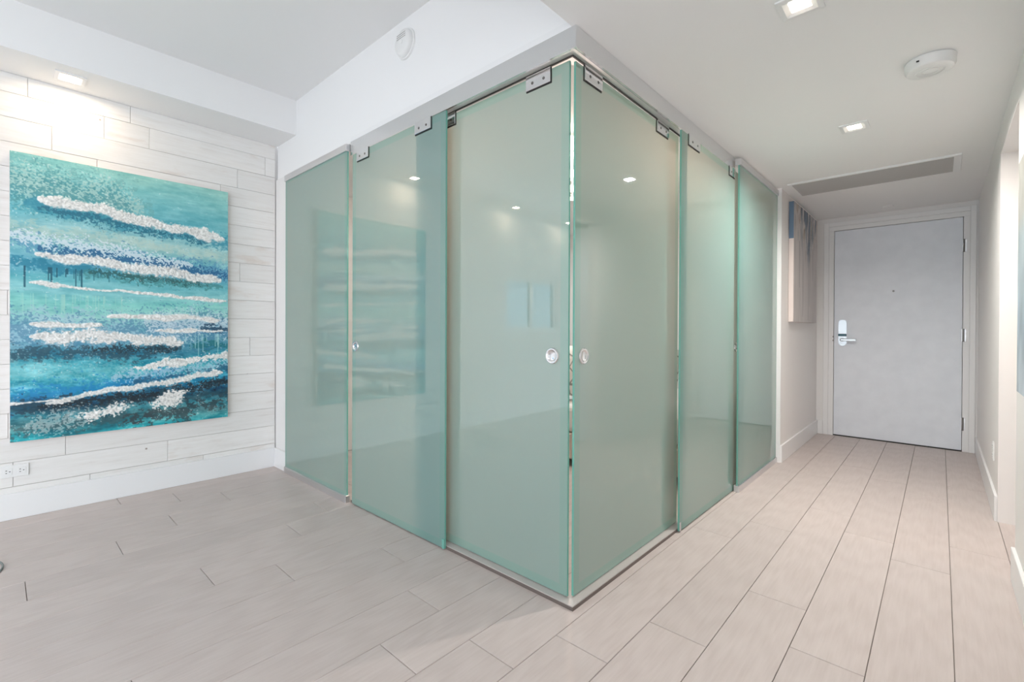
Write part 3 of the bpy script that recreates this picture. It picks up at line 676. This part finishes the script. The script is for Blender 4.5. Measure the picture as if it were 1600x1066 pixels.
    blend(band([(0.55, 0.585), (1.0, 0.59)], 0.030, 0.9, 3, -sp1) * 0.6, (220, 228, 236))
    blend(band([(0.84, 0.60), (1.0, 0.605)], 0.022, 0.8, 2.5) * 0.85, (34, 72, 98))
    blend(band([(0.0, 0.695), (0.4, 0.705), (0.74, 0.690)], 0.022, 0.7, 2) * 0.85, (34, 80, 98))
    blend(band([(0.3, 0.685), (0.72, 0.690)], 0.013, 0.9, 3, sp1) * 0.8, (24, 48, 60))
    blend(band([(0.78, 0.675), (1.0, 0.67)], 0.022, 0.8, 2) * 0.8, (20, 112, 120))
    blend(band([(0.0, 0.755), (0.55, 0.77)], 0.030, 0.9, 2, sp1) * 0.40, (140, 204, 206))
    blend(band([(0.0, 0.845), (0.35, 0.830), (0.75, 0.79)], 0.032, 0.8) * 0.75, (18, 132, 190))
    blend(band([(0.40, 0.800), (1.0, 0.765)], 0.026, 0.9, 2, sp1) * 0.75, (180, 210, 226))
    blend(band([(0.5, 0.825), (1.0, 0.79)], 0.020, 0.8, 2) * 0.75, (20, 84, 118))
    blend(band([(0.0, 0.872), (0.3, 0.89), (0.7, 0.872), (1.0, 0.835)], 0.022, 0.8, 2) * 0.85, (26, 62, 78))
    blend(band([(0.1, 0.885), (0.7, 0.872), (1.0, 0.84)], 0.015, 0.9, 3, sp1) * 0.8, (18, 32, 42))
    blend(band([(0.0, 0.975), (0.35, 0.945), (0.6, 0.965)], 0.028, 0.9) * 0.65, (60, 86, 92))
    blend(band([(0.05, 0.945), (0.35, 0.935)], 0.025, 0.9, 3, sp1) * 0.6, (196, 216, 216))
    blend(band([(0.45, 0.955), (0.75, 0.952), (1.0, 0.915)], 0.026, 0.9, 2) * 0.75, (48, 62, 68))
    blend(band([(0.62, 0.915), (1.0, 0.885)], 0.022, 0.9, 2) * 0.6, (34, 68, 82))
    # drips
    rr = np.random.default_rng(5)
    def drips(u0, u1, v0, vlen, n, col, a, wd=0.0022):
        for k in range(n):
            c = rr.uniform(u0, u1); l = vlen * rr.uniform(0.25, 1.0)
            blend(((np.abs(u - c) < wd) & (v > v0) & (v < v0 + l)) * a, col)
    drips(0.04, 0.30, 0.390, 0.075, 10, (18, 84, 104), 0.85, 0.0030)
    drips(0.20, 0.48, 0.395, 0.040, 12, (40, 110, 124), 0.7, 0.0025)
    drips(0.04, 0.45, 0.485, 0.075, 26, (170, 218, 206), 0.5)
    drips(0.76, 0.97, 0.630, 0.100, 14, (176, 220, 218), 0.6)
    # impasto foam strokes
    foam = [([(0.10, 0.148), (0.40, 0.166), (0.62, 0.190), (0.98, 0.212)], 0.0230), ([(0.09, 0.348), (0.40, 0.362), (0.70, 0.378), (0.96, 0.394)], 0.0225),
            ([(0.07, 0.450), (0.40, 0.462), (0.99, 0.484)], 0.0100), ([(0.38, 0.565), (0.60, 0.560), (0.95, 0.568)], 0.0120),
            ([(0.07, 0.592), (0.36, 0.597)], 0.0120), ([(0.60, 0.617), (0.97, 0.618)], 0.0090), ([(0.07, 0.638), (0.4, 0.640), (0.75, 0.664)], 0.0260),
            ([(0.50, 0.764), (0.75, 0.748), (1.0, 0.722)], 0.0150), ([(0.13, 0.874), (0.36, 0.846), (0.66, 0.826), (0.97, 0.800)], 0.0150), ([(0.0, 0.868), (0.26, 0.868)], 0.0050)]
    allm = np.zeros((H, Wd))
    for k, (pts, t) in enumerate(foam): allm = np.maximum(allm, band(pts, t, 0.24 if k not in (5, 6, 7) else 0.38, 2.6, c5 * 0.40 + c8 * 0.15 + c7 * 0.65, 0.07, 40 + k))
    for cu, cv, ru, rv in ((0.395, 0.925, 0.110, 0.028), (0.675, 0.898, 0.088, 0.029)):
        d = 1 - np.sqrt(((u - cu) / ru) ** 2 + ((v - cv + (u - cu) * 0.08) / rv) ** 2) + (c5 * 0.14 + c8 * 0.06 + c7 * 0.18)
        allm = np.maximum(allm, np.clip(d * 4, 0, 1))
    blend(allm * 0.96, (232, 229, 225))
    rgb += (c8 * allm * 9 + c5 * allm * 8)[..., None]
    blend(((c8 > 1.7) & (c7 > 0.5) & (allm < 0.1)) * 0.55, (222, 236, 238))
    hgt = hgt + allm * np.clip(0.0026 + c5 * 0.0008 + c8 * 0.0006, 0.0003, 0.006)
    ed = np.minimum(np.minimum(u, 1 - u) * Wd, np.minimum(v, 1 - v) * H); hgt *= np.clip(ed / 3, 0, 1)
    return np.clip(rgb, 0, 255), hgt
pw, ph_ = 1.118, 1.681; py = (-1.479 - 0.361) / 2; pz = 0.454
op = empty('ocean_painting', (XL + 0.003, py, pz)); tag(op, 'large turquoise ocean canvas with white foam strokes on the plank wall', 'painting')
box('canvas_body', XL + 0.003, XL + 0.045, py - pw / 2, py + pw / 2, pz, pz + ph_, M['canvas_edge'], op, bevel=0.002)
rgb, hg = ocean()
canvas_mesh('painted_surface', rgb, hg, pw - 0.001, ph_ - 0.001, attr_mat('ocean_paint', 0.45), op, (XL + 0.0462, py, pz), 1)

def drip_art(H=180, Wd=170):
    u = np.linspace(0, 1, Wd)[None, :] * np.ones((H, 1)); v = np.linspace(0, 1, H)[:, None] * np.ones((1, Wd))
    a = noise2(H, Wd, 3, 26, 4, 21); b = noise2(H, Wd, 2, 9, 4, 22); c = noise2(H, Wd, 5, 40, 3, 23)
    rgb = np.ones((H, Wd, 3)) * np.array([204, 198, 196]); rgb += ((a - 0.5) * 22)[..., None]
    reach = 0.22 + 0.34 * np.exp(-((u - 0.58) / 0.24) ** 2)
    m = np.clip((reach - v + (c - 0.5) * 0.45) * 4, 0, 1)
    for lo, hi, col in ((0.50, 1.0, (122, 132, 142)), (0.58, 1.0, (92, 112, 136)), (0.0, 0.40, (150, 132, 118)), (0.64, 1.0, (62, 74, 78)), (0.0, 0.32, (206, 200, 186))):
        mk = ((b * 0.4 + a * 0.6 > lo) & (b * 0.4 + a * 0.6 < hi)) * m * 0.85
        rgb = rgb * (1 - mk[..., None]) + np.array(col) * mk[..., None]
    for k, (cu, l) in enumerate(((0.36, 0.95), (0.60, 0.98), (0.66, 0.85), (0.22, 0.7), (0.80, 0.6))):
        mk = (np.abs(u - cu) < 0.006) * (v < l) * (v > 0.3) * 0.6; rgb = rgb * (1 - mk[..., None]) + np.array((120, 120, 124)) * mk[..., None]
    return np.clip(rgb, 0, 255), (a - 0.5) * 0.001
hp = empty('drip_painting', (0.066, 3.70, 1.195)); tag(hp, 'grey and blue drip canvas on the short hall wall beside the entrance', 'painting')
bdy = box('canvas_body', 0.068, 0.108, 3.185, 4.215, 1.195, 2.255, M['canvas_edge'], hp, bevel=0.002)
box('painted_edge', 0.070, 0.107, 3.1835, 3.1855, 1.93, 2.254, plain('slate_blue_paint', (0.14, 0.22, 0.32), 0.6), hp)
rgb, hg = drip_art(); canvas_mesh('painted_surface', rgb, hg, 1.028, 1.058, attr_mat('drip_paint', 0.6), hp, (0.1092, 3.70, 1.195), 1)

def blue_art(H=120, Wd=110):
    v = np.linspace(0, 1, H)[:, None] * np.ones((1, Wd)); a = noise2(H, Wd, 10, 3, 4, 31); b = noise2(H, Wd, 4, 8, 4, 32)
    P = [0, 0.24, 0.36, 0.7, 1.0]; Cc = np.array([(196, 194, 186), (192, 192, 188), (178, 192, 198), (168, 184, 196), (180, 190, 200)], float)
    rgb = np.stack([np.interp(v + (a - .5) * .1, P, Cc[:, k]) for k in range(3)], -1) + ((b - 0.5) * 60)[..., None]
    return np.clip(rgb, 0, 255), (a - 0.5) * 0.001
rp = empty('blue_painting', (XR, 0.80, 0.875)); tag(rp, 'blue abstract canvas on the right wall, cut off by the right edge of the photo', 'painting')
box('canvas_body', XR - 0.022, XR - 0.002, 0.28, 1.270, 0.875, 1.80, M['canvas_edge'], rp, bevel=0.002)
rgb, hg = blue_art(); canvas_mesh('painted_surface', rgb, hg, 0.988, 0.923, attr_mat('blue_paint', 0.6), rp, (XR - 0.0232, 0.775, 0.876), -1)

# ================================================================== cable loop at the left edge
cu = bpy.data.curves.new('cable_loop', 'CURVE'); cu.dimensions = '3D'; cu.bevel_depth = 0.0042; cu.bevel_resolution = 3
sp_ = cu.splines.new('BEZIER'); pts = [(-2.31, -1.90, 0.0045), (-2.315, -1.60, 0.0045), (-2.17, -1.512, 0.0045), (-2.035, -1.585, 0.0045), (-2.06, -1.75, 0.0100), (-2.40, -1.82, 0.0135), (-2.75, -1.95, 0.0045)]
sp_.bezier_points.add(len(pts) - 1)
for bp_, c in zip(sp_.bezier_points, pts): bp_.co = c; bp_.handle_left_type = bp_.handle_right_type = 'AUTO'
tmp = bpy.data.objects.new('tmp', cu); COL.objects.link(tmp)
me = bpy.data.meshes.new_from_object(tmp.evaluated_get(bpy.context.evaluated_depsgraph_get())); bpy.data.objects.remove(tmp)
for p in me.polygons: p.use_smooth = True
me.materials.clear(); me.name = 'cable_loop'
cb = link('cable_loop', me, plain('grey_green_cable', (0.16, 0.18, 0.17), 0.4), None, (0, 0, 0))
tag(cb, 'loop of thin dark cable on the floor at the left edge of the photo', 'cable')
